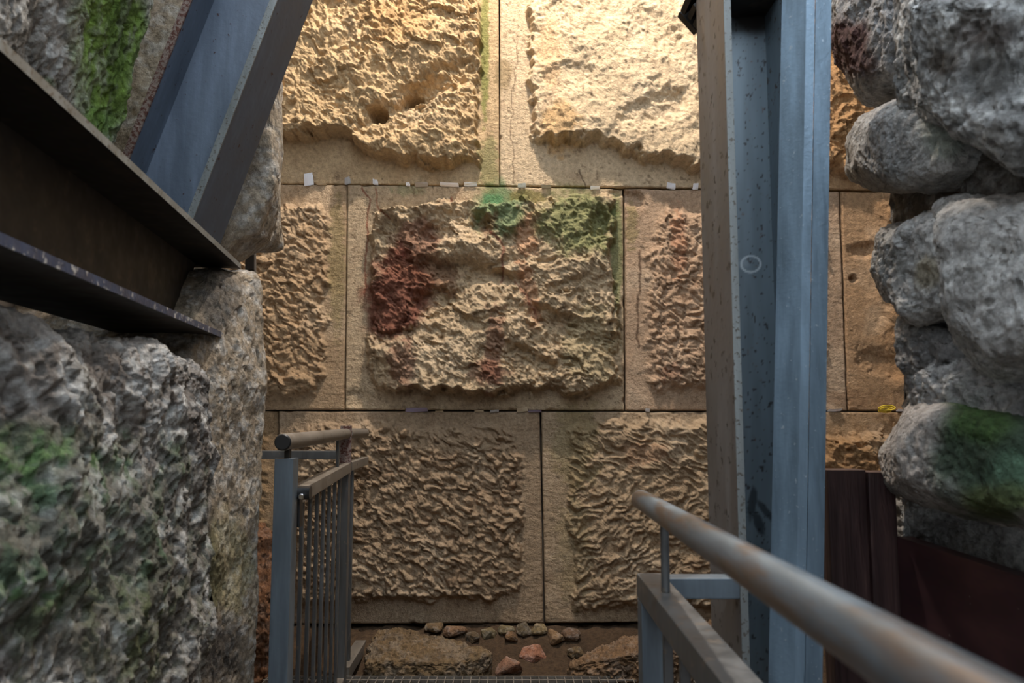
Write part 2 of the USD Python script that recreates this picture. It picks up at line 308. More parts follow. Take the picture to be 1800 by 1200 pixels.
    v = p.reshape(-1, 3); back = v[ring].copy(); back[:, 1] = D + .09
    n0 = len(v); f = grid_mesh(nu, nv)
    k0 = np.arange(len(ring) - 1)
    f = np.vstack([f, np.stack([ring[k0], n0 + k0, n0 + k0 + 1], 1), np.stack([ring[k0], n0 + k0 + 1, ring[k0 + 1]], 1)])
    f = f[:, ::-1]
    tint = np.vstack([col.reshape(-1, 3), col.reshape(-1, 3)[ring]])
    tri = v[f[0]] if False else None
    vv = np.vstack([v, back])
    nrm = np.cross(vv[f[0, 1]] - vv[f[0, 0]], vv[f[0, 2]] - vv[f[0, 0]])
    if nrm[1] > 0: f = f[:, ::-1]
    wall.part('block', (vv, f), ASHLAR, tint, label=label)
ashlar(300, 876, 878, 300, -170, -170, 327, 322, [(250, -300), (838, -300), (842, 120), (840, 285), (770, 292), (700, 287), (640, 262), (600, 240), (540, 250), (480, 238), (430, 240), (250, 240)], .115, 'crag', 11, 7,
       [(670, 214, 13, 11, .14, 0), (728, 184, 15, 7, .12, -25), (690, 222, 70, 26, .04, -10), (590, 40, 50, 20, .03, -20), (775, 158, 62, 22, .06, -35), (740, 175, 50, 16, .05, -25)], lin(192, 160, 112), label='craggy block with two dark holes')
ashlar(878, 1345, 1345, 878, -170, -170, 332, 327, [(936, -300), (1500, -300), (1500, 300), (1225, 300), (1150, 286), (1095, 270), (1040, 247), (985, 252), (940, 256), (930, 180)], .10, 'soft', 12, 8,
       [(1165, 90, 60, 20, .02, 50), (1150, 205, 60, 25, .035, -20), (1000, 150, 40, 20, .012, 0)], lin(205, 178, 138), label='smoother pale block')
ashlar(1345, 1760, 1760, 1345, -170, -170, 338, 332, [(1375, -300), (1740, -300), (1740, 310), (1375, 310)], .075, 'crag', 13, 12, (), lin(170, 128, 78))
ashlar(300, 610, 605, 300, 322, 324, 721, 721, [(260, 366), (440, 362), (560, 366), (576, 380), (574, 540), (566, 650), (560, 688), (500, 690), (260, 688)], .055, 'peck', 14, 8, (), lin(174, 142, 102))
ashlar(610, 1096, 1098, 606, 324, 331, 722, 721, [(656, 372), (720, 366), (800, 352), (880, 362), (960, 352), (1050, 345), (1082, 350), (1072, 470), (1088, 560), (1082, 670), (1040, 688), (960, 684), (880, 690), (760, 690), (660, 684), (646, 640), (654, 520)], .10, 'crag', 15, 9,
       [(762, 535, 36, 26, .07, -20), (745, 590, 40, 18, .03, 10), (820, 482, 85, 16, .05, 10), (1052, 402, 16, 26, .06, 0), (845, 400, 14, 16, .05, 0), (690, 410, 18, 22, .04, 0), (960, 560, 40, 14, .05, 15), (930, 630, 50, 12, .04, 25), (790, 400, 55, 26, .035, -20), (690, 570, 30, 40, .03, 0), (1010, 480, 40, 14, -.03, -20), (860, 445, 50, 20, -.035, 5), (1020, 640, 70, 30, -.02, 0), (700, 620, 40, 26, -.02, 0), (1088, 338, 14, 7, .025, 0), (628, 700, 22, 14, .012, 0)], lin(186, 160, 122), label='central block stained red and green')
ashlar(1098, 1476, 1490, 1100, 331, 336, 722, 722, [(1160, 372), (1235, 376), (1446, 380), (1448, 676), (1240, 684), (1140, 680), (1132, 560), (1140, 430)], .044, 'peck', 16, 16, [(1112, 350, 20, 14, .03, 20)], lin(174, 142, 110))
ashlar(1478, 1790, 1790, 1491, 336, 340, 724, 722, [(1532, 350), (1770, 350), (1770, 690), (1560, 688), (1540, 560)], .030, 'soft', 17, 30, [(1520, 440, 26, 12, .03, 0), (1500, 490, 6, 6, .04, 0), (1560, 640, 50, 20, .03, 20)], lin(168, 128, 84))
ashlar(300, 488, 490, 300, 722, 722, 1098, 1100, [(280, 750), (470, 748), (470, 1060), (280, 1060)], .035, 'peck', 18, 12, (), lin(150, 120, 80), .008)
ashlar(489, 949, 956, 491, 722, 723, 1096, 1098, [(520, 752), (640, 742), (760, 752), (900, 748), (914, 800), (918, 960), (922, 1046), (760, 1052), (620, 1058), (520, 1060)], .042, 'peck', 19, 10, (), lin(158, 132, 100), label='pecked block beside the gate')
ashlar(951, 1420, 1425, 958, 723, 723, 1092, 1096, [(1000, 742), (1240, 738), (1400, 742), (1405, 1060), (1240, 1060), (1120, 1072), (1010, 1068), (1000, 900)], .040, 'chisel', 20, 10, (), lin(166, 140, 106), label='block with diagonal chisel strokes')
ashlar(1422, 1790, 1790, 1426, 723, 724, 1090, 1092, [(1446, 766), (1770, 764), (1770, 1060), (1446, 1060)], .05, 'crag', 21, 8, (), lin(160, 122, 76))
wall.part('core', trimesh.creation.box(bounds=[[-2.2, D + .085, -.1], [3.0, D + .5, EYE + 4.6]]), CONC, label='dark core behind the joints')

# ------------------------------------------------------------------ rocks
def rock_mesh(groups, rad, seed, fine=.006, smooth=8, amp=(.03, .012, .006), cell=.05, coarse=.03, stretch=(1, 1, 1)):
    """one boulder: union of hulls of rounded corner points, worn, then finely broken up where it faces the open"""
    ico = trimesh.creation.icosphere(2, rad).vertices
    solid = None
    for g in groups:
        pts = np.vstack([ico + np.asarray(p) for p in g])
        h = m3.Manifold.hull_points(pts.astype(np.float32)); solid = h if solid is None else solid + h
    mm = solid.refine_to_length(coarse).to_mesh()
    m = trimesh.Trimesh(mm.vert_properties[:, :3], mm.tri_verts); trimesh.smoothing.filter_taubin(m, iterations=smooth)
    v, f = np.array(m.vertices), np.array(m.faces)
    eye = np.array([0, 0, EYE])
    for _ in range(5):
        t = v[f]; c = t.mean(1); n = np.cross(t[:, 1] - t[:, 0], t[:, 2] - t[:, 0]); n /= np.linalg.norm(n, axis=1, keepdims=True) + 1e-12
        facing = (n * (eye - c)).sum(1) / np.linalg.norm(eye - c, axis=1)
        px, py = proj(c); dist = c[:, 1]
        seen = (facing > -.3) & (px > -120) & (px < 1920) & (py > -120) & (py < 1320) & (dist > .05)
        size = np.linalg.norm(t - np.roll(t, 1, 1), axis=2).max(1)
        sel = np.nonzero(seen & (size > fine * 1.3))[0]
        if not len(sel): break
        v, f = trimesh.remesh.subdivide(v, f, face_index=sel)
    m = trimesh.Trimesh(v, f, process=False)
    n = meshkit.arrays((v, f), True)[2]
    q = v / np.array(stretch)
    w = np.stack([gfbm(q, cell * 1.5, seed + k, 2) for k in (1, 12, 23)], -1) * cell * .3
    qq = q + w
    big, rid, fin = gfbm(q, .20, seed + 5, 3), .4 * ridged(qq, cell, seed + 8, 4, .55) + .6 * (.35 + .38 * gfbm(qq, cell * 1.1, seed + 9, 5, .6)), gfbm(qq, cell * .22, seed + 6, 2, .6)
    pit = sstep(.12, .5, gfbm(qq, cell * .5, seed + 40, 3, .6))
    disp = amp[0] * big + amp[1] * (rid - .35) * 1.6 + amp[2] * .5 * fin - amp[1] * .5 * pit
    f1, f2, r, fac = rid, pit, fin, big
    v = v + n * disp[:, None]
    return v, f, n, disp, (f1, f2, r, fac)
def mixc(col, m, c): m = np.clip(m, 0, 1)[:, None]; return col * (1 - m) + c * m
LICHEN, ROCKG, ROCKD, MOSS, DMOSS, WARMG = lin(196, 196, 192), lin(132, 128, 122), lin(62, 54, 46), lin(108, 150, 48), lin(26, 48, 28), lin(150, 140, 122)
def rock_tint(v, seed, base=ROCKG, lichen=.5, dark=.4, sc=.05):
    a, b, c = n2(v, sc * 3, seed + 20, 4), n2(v, sc, seed + 21, 4), n2(v, sc * .35, seed + 22, 3)
    col = np.ones((len(v), 3)) * base * (.75 + .5 * a)[:, None]
    col = mixc(col, lichen * sstep(.46, .62, .6 * b + .4 * c), LICHEN)
    return mixc(col, dark * sstep(.5, .64, .5 * n2(v, sc * 1.3, seed + 23, 4) + .5 * n2(v, sc * .4, seed + 24, 3)), ROCKD)
def pxm(v, cx, cy, rx, ry, seed, rough=.6, rot=0., soft=.4, sc=.06):
    """outline of a moss: an ellipse round a spot of the stone, made ragged by noise in the stone's own space"""
    px, py = proj(v); c, s = math.cos(math.radians(rot)), math.sin(math.radians(rot)); dx, dy = px - cx, py - cy
    r = np.hypot((dx * c + dy * s) / rx, (-dx * s + dy * c) / ry) + rough * (n2(v, sc, seed, 4) - .5) * 2
    return 1 - sstep(1 - soft, 1 + soft, r)

left = Thing('wall_left', 'rough boulder wall with green moss under the dark beam', None, (-.9, 1.2, 0), kind='structure')
XB = -1.15
def both(pts, xb=XB): return [tuple(p) for p in pts] + [(xb, p[1], p[2]) for p in pts]
# near boulder below the beam
def zpx(py, d): return EYE + (723 - py) / F * d
g = both([(-.63, .42, EYE + .05), (-.62, .80, EYE + .06), (-.655, 1.12, EYE + .045), (-.67, 1.50, EYE + .06), (-.64, 1.48, EYE - .25), (-.60, 1.1, EYE - .45), (-.55, .7, EYE - .4), (-.58, .4, EYE - .5),
          (-.68, 1.46, EYE - .6), (-.62, 1.2, -.1), (-.70, 1.45, -.1), (-.55, .5, -.1)])
v, f, n, disp, (f1, f2, r, fac) = rock_mesh([g], .05, 31, .0052, 10, (.035, .017, .008), .05)
col = rock_tint(v, 31, lin(116, 110, 104), .75, .55, .055)
fleck = sstep(-.05, .35, gfbm(v, .035, 77, 4, .65)); patch = sstep(-.2, .35, gfbm(v, .16, 78, 3))
for a, cc, st in (((90, 930, 230, 170, 50, .9), lin(80, 110, 72), .8), ((160, 1000, 260, 230, 51, .8), lin(70, 92, 68), .75), ((250, 1130, 220, 120, 52, .8), lin(98, 98, 62), .55), ((30, 960, 150, 70, 53, .8), lin(46, 72, 52), .65), ((50, 800, 110, 40, 54, .9), lin(100, 130, 78), .75), ((30, 1050, 60, 30, 55, .8), lin(92, 122, 72), .6)):
    col = mixc(col, pxm(v, *a) * (.25 + .75 * fleck) * (.35 + .65 * patch) * st, cc)
col = mixc(col, pxm(v, 130, 560, 260, 46, 56, .7, 14) * .8 * (.6 + .4 * fleck), lin(205, 203, 198))
left.part('boulder', (v, f), ROCK, col, label='near mossy boulder under the beam')
# upright stone at the far end
g = both([(-.715, 1.74, EYE + .30), (-.685, 1.90, EYE + .335), (-.715, 1.62, EYE + .16), (-.665, 1.86, EYE + .10), (-.665, 1.88, EYE - .1), (-.66, 1.86, EYE - .4), (-.70, 1.86, -.1), (-.70, 1.5, -.1), (-.69, 1.5, EYE - .3), (-.70, 1.52, EYE + .05)])
v, f, n, disp, _ = rock_mesh([g], .03, 32, .006, 6, (.022, .008, .005), .05, stretch=(1, 1, 1.6))
col = rock_tint(v, 32, lin(156, 142, 122), .5, .4, .03)
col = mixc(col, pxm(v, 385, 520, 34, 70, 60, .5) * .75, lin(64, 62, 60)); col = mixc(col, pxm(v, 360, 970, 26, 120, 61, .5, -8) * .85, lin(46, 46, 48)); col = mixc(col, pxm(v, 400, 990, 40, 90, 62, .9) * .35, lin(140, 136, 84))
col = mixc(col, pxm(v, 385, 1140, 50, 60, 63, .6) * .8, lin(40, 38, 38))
left.part('boulder', (v, f), ROCK, col, label='upright grey end stone')
# stone above it, behind the brace
g = both([(-.72, 1.95, EYE + .50), (-.74, 2.25, EYE + .52), (-.675, 1.96, EYE + .62), (-.67, 2.0, EYE + .8), (-.70, 2.0, EYE + 1.3), (-.8, 2.25, EYE + 1.3), (-.8, 1.92, EYE + .42), (-1.3, 1.95, EYE + 1.4)], -1.5)
v, f, n, disp, _ = rock_mesh([g], .03, 33, .007, 6, (.02, .007, .004), .05, stretch=(1, 1, 1.8))
left.part('boulder', (v, f), ROCK, rock_tint(v, 33, lin(158, 146, 128), .5, .3, .04), label='pale stone behind the brace')
# mossy rock above the beam
g = both([(-.80, .35, EYE + .40), (-.83, .9, EYE + .40), (-.95, 1.56, EYE + .40), (-.89, 1.48, EYE + .7), (-.81, 1.56, EYE + 1.1), (-.78, .95, EYE + .85), (-.70, .5, EYE + .9), (-.70, .4, EYE + 1.5), (-.80, 1.52, EYE + 1.6)], -1.5)
v, f, n, disp, _ = rock_mesh([g], .04, 34, .0055, 10, (.025, .014, .006), .05, stretch=(1, 1, 1.3))
col = rock_tint(v, 34, lin(146, 144, 138), .85, .5, .035)
col = mixc(col, pxm(v, 60, 190, 130, 60, 64, .7, 35) * .75, lin(48, 44, 36)); col = mixc(col, pxm(v, 120, 60, 40, 120, 65, .8) * .55, LICHEN)
gm = pxm(v, 195, 70, 66, 175, 65, .4) * (.5 + .5 * sstep(-.3, .15, gfbm(v / [1, 1, 3.], .04, 66, 4, .65)))
col = mixc(col, gm * .95, lin(118, 148, 62)); col = mixc(col, pxm(v, 205, 60, 18, 120, 67, .8) * .6, lin(76, 100, 42)); col = mixc(col, pxm(v, 176, 215, 34, 28, 68, .8) * .8, lin(96, 130, 54)); col = mixc(col, pxm(v, 75, 148, 22, 14, 69, .8) * .6, lin(90, 112, 56))
left.part('boulder', (v, f), ROCK, col, label='pale rock with a bright green moss streak')
left.part('backing', trimesh.creation.box(bounds=[[-2.2, -.4, -.1], [-1.12, 1.7, EYE + 3.7]]), CONC)
left.part('backing', trimesh.creation.box(bounds=[[-2.2, 1.7, -.1], [-1.9, D + .1, EYE + 3.7]]), CONC)

right = Thing('wall_right', 'rubble wall of rounded grey boulders over the maroon planks', None, (.95, 1.2, 0), kind='structure')
def boulder(poly, X0, bulge, seed, label=None, rad=.03, amp=(.020, .008, .004), cell=.045, base=ROCKG, lichen=.5, dark=.35, moss=(), fine=.0052, bx=.35, inset=1.0, extra=None):
    poly = np.array(poly, float); c = poly.mean(0)
    front = PX(poly[:, 0], poly[:, 1], X0)
    front[:, 0] += .0
    mid = PX(c[0] + (poly[:, 0] - c[0]) * .55, c[1] + (poly[:, 1] - c[1]) * .55, X0 - bulge)
    k = front.mean(0); away = front - k; ln = np.linalg.norm(away, axis=1, keepdims=True); front = k + away * np.maximum(.4, 1 - (rad + .006) / ln)
    pts = np.vstack([front, mid, front + [bx, 0, 0]])
    v, f, n, disp, _ = rock_mesh([pts], rad, seed, fine, 10, amp, cell)
    col = rock_tint(v, seed, base, lichen, dark, .045)
    for a, cc, s in moss: col = mixc(col, pxm(v, *a) * s, cc)  # list also holds rust, brown and plain grey patches
    right.part('boulder', (v, f), ROCK, col, label=label)
G = lin(164, 162, 158)
boulder([(1468, -80), (1620, -80), (1640, 60), (1600, 150), (1530, 190), (1505, 130), (1470, 60)], .80, .05, 41, 'grey stone with a rust brown edge', base=lin(150, 150, 150), lichen=.45, dark=.3, moss=[((1490, 85, 40, 55, 70, .6, -30), lin(74, 36, 30), .9), ((1640, 70, 30, 60, 71, .8), lin(112, 132, 100), .6)])
boulder([(1600, -60), (1860, -60), (1860, 300), (1790, 262), (1700, 236), (1640, 205), (1600, 185), (1610, 90)], .70, .07, 42, 'craggy dark pitted boulder', amp=(.022, .013, .005), cell=.05, base=lin(140, 140, 138), lichen=.8, dark=.65, moss=[((1660, 110, 30, 20, 72, .6), lin(60, 48, 34), .8), ((1740, 60, 60, 25, 73, .8), lin(58, 44, 36), .7), ((1740, 140, 60, 40, 76, .8), lin(52, 50, 46), .7)])
boulder([(1518, 215), (1580, 178), (1640, 195), (1720, 235), (1725, 300), (1640, 326), (1540, 330), (1500, 300), (1500, 255)], .745, .06, 43, 'smooth rounded grey boulder', amp=(.014, .006, .004), base=G, lichen=.4, dark=.18, moss=[((1560, 270, 50, 55, 74, .6), lin(104, 104, 104), .5), ((1660, 240, 40, 40, 75, .8), lin(120, 134, 118), .5)])
boulder([(1700, 250), (1860, 290), (1860, 420), (1760, 400), (1700, 340)], .78, .03, 44, 'recessed dark stone', base=lin(82, 76, 70), lichen=.25, dark=.6)
boulder([(1560, 410), (1610, 385), (1680, 370), (1710, 460), (1690, 560), (1640, 590), (1590, 560), (1562, 520), (1545, 470)], .735, .05, 45, 'rough lumpy grey boulder', amp=(.02, .011, .005), base=G, lichen=.55, dark=.3, moss=[((1630, 480, 22, 26, 77, .5), lin(150, 138, 112), .7), ((1560, 450, 30, 50, 78, .8), lin(120, 118, 112), .5)])
boulder([(1660, 350), (1760, 330), (1860, 350), (1870, 620), (1800, 680), (1720, 610), (1680, 520), (1665, 430)], .70, .06, 46, 'large smooth grey boulder', amp=(.02, .008, .004), base=G, lichen=.45, dark=.28)
boulder([(1590, 560), (1660, 590), (1710, 620), (1690, 655), (1630, 660), (1592, 640)], .75, .03, 47, 'small dark edged stone', amp=(.014, .014, .007), base=lin(120, 118, 116), lichen=.5, dark=.5)
boulder([(1620, 665), (1720, 640), (1860, 690), (1870, 790), (1720, 760), (1640, 720)], .735, .03, 48, 'knobbly pale stone', amp=(.016, .018, .008), base=lin(152, 150, 148), lichen=.6, dark=.4)
boulder([(1600, 715), (1680, 700), (1760, 720), (1880, 760), (1890, 930), (1800, 915), (1660, 880), (1560, 845), (1552, 800)], .725, .07, 49, 'big rounded boulder with dark green moss', amp=(.014, .005, .004), base=lin(158, 152, 146), lichen=.35, dark=.15,
        moss=[((1740, 800, 100, 120, 80, .35, 0, .25), lin(40, 62, 42), .92), ((1720, 740, 55, 40, 81, .5), lin(58, 82, 40), .85), ((1780, 830, 40, 40, 82, .8), lin(96, 128, 104), .5), ((1760, 880, 70, 30, 83, .7), lin(78, 84, 44), .7)])
boulder([(1885, -60), (2350, -200), (2400, 330), (1900, 280)], .72, .05, 54, 'grey boulder beyond the craggy dark one', base=G, fine=.012)
boulder([(1890, 360), (2380, 380), (2400, 800), (1900, 700)], .71, .05, 55, 'wide grey boulder nearest the open end', base=G, fine=.012)
boulder([(1480, -420), (1800, -420), (1800, -110), (1500, -100)], .80, .06, 56, 'grey boulder high on the wall', base=G, fine=.012)
v, f, n, disp, _ = rock_mesh([[(.84, .5, EYE + .9), (.84, 1.56, EYE + .9), (.83, 1.50, EYE - .12), (.78, .5, EYE - .15), (1.2, .5, EYE + .9), (1.2, 1.56, EYE + .9), (1.2, 1.5, EYE - .12), (1.2, .5, EYE - .15)]], .02, 52, .010, 4, (.02, .012, .006), .05)
right.part('mortar', (v, f), ROCK, rock_tint(v, 52, lin(84, 78, 72), .35, .5), label='dark mortar between the boulders')
v, f, n, disp, _ = rock_mesh([[(.785, 1.455, EYE - .22), (.785, 1.45, EYE - .15), (.79, .5, EYE - .23), (.82, 1.40, EYE - .11), (.82, .5, EYE - .13), (1.1, 1.4, EYE - .13), (1.1, .5, EYE - .13), (.80, .5, -.1), (1.1, .5, -.1), (.80, 1.38, -.1), (1.1, 1.38, -.1)], [(.742, 1.462, EYE - .26), (.745, 1.47, EYE - .13), (.755, 1.38, EYE - .205), (.765, 1.38, EYE - .14), (.9, 1.47, EYE - .12), (.9, 1.47, EYE - .3), (.9, 1.36, EYE - .12)]], .012, 53, .006, 3, (.006, .010, .006), .04)
right.part('mortar', (v, f), ROCK, rock_tint(v, 53, lin(150, 148, 144), .7, .3), label='pale crumbly mortar ledge above the planks')

right.part('backing', trimesh.creation.box(bounds=[[1.3, -.4, -.1], [1.6, 1.5, EYE + 3.7]]), CONC)
right.part('backing', trimesh.creation.box(bounds=[[2.5, 1.3, -.1], [2.8, D + .1, EYE + 3.7]]), CONC)
right.part('backing', trimesh.creation.box(bounds=[[1.3, 1.3, -.1], [2.6, 1.5, EYE + 3.7]]), CONC)
# ------------------------------------------------------------------ earth, bedrock and loose stones at the wall's foot
xs, ys = np.meshgrid(np.linspace(-1.6, 2.2, 190), np.concatenate([np.linspace(-3, 2.4, 20), np.linspace(2.45, 3.75, 90)]), indexing='ij')
q = np.stack([xs, ys, np.zeros_like(xs)], -1)
def earth_z(x, y):
    e = np.stack(np.broadcast_arrays(np.asarray(x, float), np.asarray(y, float), 0.), -1)
    return .02 + .11 * sstep(3.25, 3.62, e[..., 1]) + sstep(2.2, 2.6, e[..., 1]) * (.03 * gfbm(e, .30, 5, 3) + .016 * gfbm(e, .06, 6, 3))
zz = earth_z(xs, ys)
v = np.stack([xs, ys, zz], -1).reshape(-1, 3); f = grid_mesh(*xs.shape)
col = np.ones((len(v), 3)) * lin(74, 58, 42) * (.6 + .8 * n2(v, .12, 8, 4))[:, None]
prim = put('/World/floor', (v, f), EARTH, col); keys(prim, label='dark damp earth at the foot of the great wall', kind='structure')
def ground_rock(name, pts, rad, seed, base, label, amp=(.02, .012, .006), cell=.05, fine=.006, cat='rock', lichen=.1):
    v, f, n, disp, _ = rock_mesh([pts], rad, seed, fine, 5, amp, cell)
    col = rock_tint(v, seed, base, lichen, .35, .05)
    solo(name, trimesh.Trimesh(v, f, process=False), ROCK, label, cat, col)
def low(pts): return [tuple(p) for p in pts] + [(p[0], p[1], -.03) for p in pts]
ground_rock('bedrock_outcrop', low([tuple(P(668, 1112, 3.36)), tuple(P(700, 1113, 3.35)), tuple(P(790, 1132, 3.32)), tuple(P(850, 1155, 3.22)), tuple(P(654, 1168, 3.12)), tuple(P(800, 1172, 3.12)), tuple(P(660, 1130, 3.3))]), .02, 61, lin(112, 92, 66), 'low hump of rough bedrock beside the gate foot', (.022, .022, .012), .045)
ground_rock('bedrock_outcrop', low([tuple(P(1175, 1105, 3.38)), tuple(P(1260, 1100, 3.38)), tuple(P(1085, 1135, 3.3)), tuple(P(1010, 1172, 3.15)), tuple(P(1150, 1150, 3.05)), tuple(P(1280, 1150, 3.05))]), .02, 62, lin(120, 94, 68), 'reddish bedrock slope rising towards the steel column', (.022, .022, .012), .04)
ground_rock('bedrock_outcrop', low([tuple(P(455, 930, 3.3)), tuple(P(478, 960, 3.2)), tuple(P(470, 1080, 3.1)), tuple(P(400, 930, 3.3)), tuple(P(400, 1080, 3.1))]), .03, 63, lin(120, 84, 58), 'brown rock between the boulder wall and the grey gate post', (.02, .02, .01), .06, .008)
stones = [(765, 1102, 32, 8, 3.52, (118, 96, 68), 'flat tan stone wedged under the wall, first from the gate'), (800, 1110, 34, 17, 3.5, (122, 94, 70), 'oblong brown stone under the wall beside the flat tan one'),
          (858, 1113, 24, 16, 3.46, (112, 98, 70), 'squarish olive stone lying in the dark gap under the wall'), (886, 1106, 28, 7, 3.52, (120, 106, 76), 'thin pale stone tucked under the middle of the wall'),
          (896, 1122, 20, 16, 3.42, (110, 84, 58), 'small brown stone in the middle of the earth gap'), (922, 1106, 24, 14, 3.52, (104, 90, 68), 'blocky grey brown stone under the block joint'), (946, 1107, 22, 14, 3.52, (128, 110, 78), 'pale rounded stone right under the block joint'),
          (973, 1119, 30, 20, 3.45, (126, 100, 72), 'tan stone lying upright below the block joint'), (1003, 1116, 26, 14, 3.46, (100, 78, 60), 'dull brown stone nearest the reddish bedrock slope'), (830, 1120, 26, 12, 3.44, (92, 76, 56), 'dark flat stone in the gap behind the bedrock hump'),
          (938, 1150, 44, 24, 3.25, (150, 104, 80), 'split pinkish stone lying behind the grating'), (898, 1174, 52, 30, 3.14, (140, 104, 82), 'large pink rounded stone touching the grating edge'), (1012, 1146, 24, 16, 3.36, (104, 86, 62), 'greenish stone beside the split pinkish stone')]
for i, (px, py, w, h, d, c, lab) in enumerate(stones):
    rng = np.random.default_rng(100 + i)
    ds = np.linspace(3.12, 3.54, 200); ps = P(px, py, ds); hit = np.nonzero(ps[:, 2] - h * .3 * ds / F <= earth_z(ps[:, 0], ps[:, 1]))[0]
    d = ds[hit[0]] if len(hit) else 3.54; s = d / F; o = P(px, py, d)
    dirs = rng.normal(size=(11, 3)); dirs /= np.linalg.norm(dirs, axis=1, keepdims=True)
    pts = o + s * dirs * np.array([w * .52, min(w, 30) * .45, h * .52])
    v, f, n, disp, _ = rock_mesh([pts], s * 4, 200 + i, .006, 2, (.004, .004, .002), .02, .012)
    solo('loose_stone', trimesh.Trimesh(v, f, process=False), ROCK, lab, 'stone', rock_tint(v, 200 + i, lin(*c), .15, .3, .03))
# ------------------------------------------------------------------ grating floor
GZ = EYE - 1.06
gr = Thing('floor_grating', 'steel mesh floor grating at the bottom between the two railings', 'grating', (0, 2.4, GZ - .03))
for i in range(62):
    x = -.98 + i * .034
    gr.part('bearing_bar', bar((x, 1.5, GZ - .015), (x, 3.083, GZ - .015), .004, .03, r=.0005), RAIL_TAN, smooth=False)
for i in range(16):
    y = 3.055 - i * .05
    gr.part('cross_rod', bar((-.99, y, GZ - .004), (1.10, y, GZ - .004), .008, .006, (0, 1, 0), r=.0005), RAIL_TAN, smooth=False)
gr.part('edge_bar', bar((-.99, 3.086, GZ - .015), (1.10, 3.086, GZ - .015), .005, .034, (0, 1, 0), r=.0005), RAIL_TAN, smooth=False)
gr.part('bearer', bar((-.99, 2.0, GZ - .06), (1.1, 2.0, GZ - .06), .05, .06, (0, 1, 0)), STEEL_DARK); gr.part('bearer', bar((-.99, 2.95, GZ - .06), (1.1, 2.95, GZ - .06), .05, .06, (0, 1, 0)), STEEL_DARK)

# ------------------------------------------------------------------ dark horizontal beam along the left wall
a0, a1 = np.array([-.52, .754]), np.array([-.69, 1.86]); dr = (a1 - a0) / np.linalg.norm(a1 - a0); nr = np.array([dr[1], -dr[0]])   # nr points into the passage
def edge(d): return a0 + dr * (d - a0[1]) / dr[1]
ZT, ZB, FW, TF = EYE + .372, EYE + .168, .20, .012
bm = Thing('steel_beam', 'large dark steel beam running level along the boulder wall', 'beam', (-.6, 1.1, ZB))
def flange(d0, d1, z0, z1):
    m = trimesh.creation.extrude_polygon(Polygon([edge(d0), edge(d1), edge(d1) - nr * FW, edge(d0) - nr * FW]), z1 - z0, engine='earcut'); m.apply_translation([0, 0, z0]); return m
def strip(d0, d1, z0, z1, out=.0006):
    m = trimesh.creation.extrude_polygon(Polygon([edge(d0) + nr * out, edge(d1) + nr * out, edge(d1) - nr * .002, edge(d0) - nr * .002]), z1 - z0, engine='earcut'); m.apply_translation([0, 0, z0]); return m
tfp = bm.part('flange', flange(.25, 1.85, ZT - TF, ZT), STEEL_DARK, smooth=False)
bm.part('worn_edge', strip(.25, 1.85, ZT - TF, ZT + .0004), STEEL_EDGE, smooth=False, parent=tfp, label='worn pale flange edge')
bfp = bm.part('flange', flange(.25, 1.70, ZB, ZB + TF), STEEL_DARK, smooth=False)
bm.part('painted_edge', strip(.25, 1.70, ZB - .0004, ZB + TF), CHIPPED, smooth=False, parent=bfp, label='navy painted flange edge with chips')
w0, w1, w2 = edge(.25) - nr * .1, edge(1.80) - nr * .1, edge(1.62) - nr * .1
wb = []
for off in (-.005, .005):
    for (xy, z) in ((w0, ZB + TF), (w2, ZB + TF), (w1, ZT - TF), (w0, ZT - TF)): wb.append([*(xy + nr * off), z])
bm.part('web', trimesh.convex.convex_hull(np.array(wb)), STEEL_DARK, smooth=False)
for k, (xx, yy, dd, rr) in enumerate([(378, 424, 1.80, .009), (370, 414, 1.79, .008), (386, 432, 1.83, .008)]):
    bl = trimesh.creation.icosphere(3, rr); bl.vertices = bl.vertices * (1 + .25 * (n2(bl.vertices, .006, k)[:, None] - .5)) + (P(xx, yy, dd) * [1, 1, 0] + [0, 0, ZT + .004])
    bm.part('weld_bead', bl, STEEL_DARK, smooth=True)

# ------------------------------------------------------------------ leaning blue brace
f0, f1 = P(488, 0, 1.65), P(340, 385, 1.65)
ax = unit(f0 - f1); ax[1] = 0; ax = unit(ax); side = np.array([ax[2], 0, -ax[0]])          # side = to the right, square to the brace
foot = f1 + ax * ((ZT + .004 - f1[2]) / ax[2]); top = foot + ax * 1.35
WB = .205
br = Thing('steel_brace', 'blue grey steel brace leaning upright on the dark beam end', 'brace', tuple(foot))
def bflange(off, th, lo=0.):
    return prism(rrect(th, .175, .002, 0, 0), foot - side * off + np.array([0, .0875, 0]) - ax * lo, top - side * off + np.array([0, .0875, 0]), side)
rf = br.part('flange', bflange(.008, .016, -.0), STEEL_SHADED, label='right flange with its shade painted in darker')
br.part('worn_edge', prism(rrect(.0172, .004, .001), foot - side * .008 + [0, -.001, 0], top - side * .008 + [0, -.001, 0], side), STEEL_EDGE, parent=rf, label='pale worn flange edge')
lf = br.part('flange', bflange(WB - .008, .016, -.005), STEEL_BLUE, label='left flange')
rm = prism(rrect(.018, .006, .001), foot - side * (WB - .008) + [0, -.002, 0], top - side * (WB - .008) + [0, -.002, 0], side)
br.part('rusty_edge', rm, RUST, parent=lf, label='rusty flange edge')
br.part('web', prism(rrect(WB - .028, .010, .001), foot - side * WB / 2 + [0, .088, 0], top - side * WB / 2 + [0, .088, 0], side), STEEL_BLUE)
# short upright behind the boulders
solo('steel_upright', bar(P(441, 470, 2.3) - [0, 0, .02], P(441, 360, 2.3), .030, .02), STEEL_SIDE, 'short grey steel upright behind the end stone', 'post')

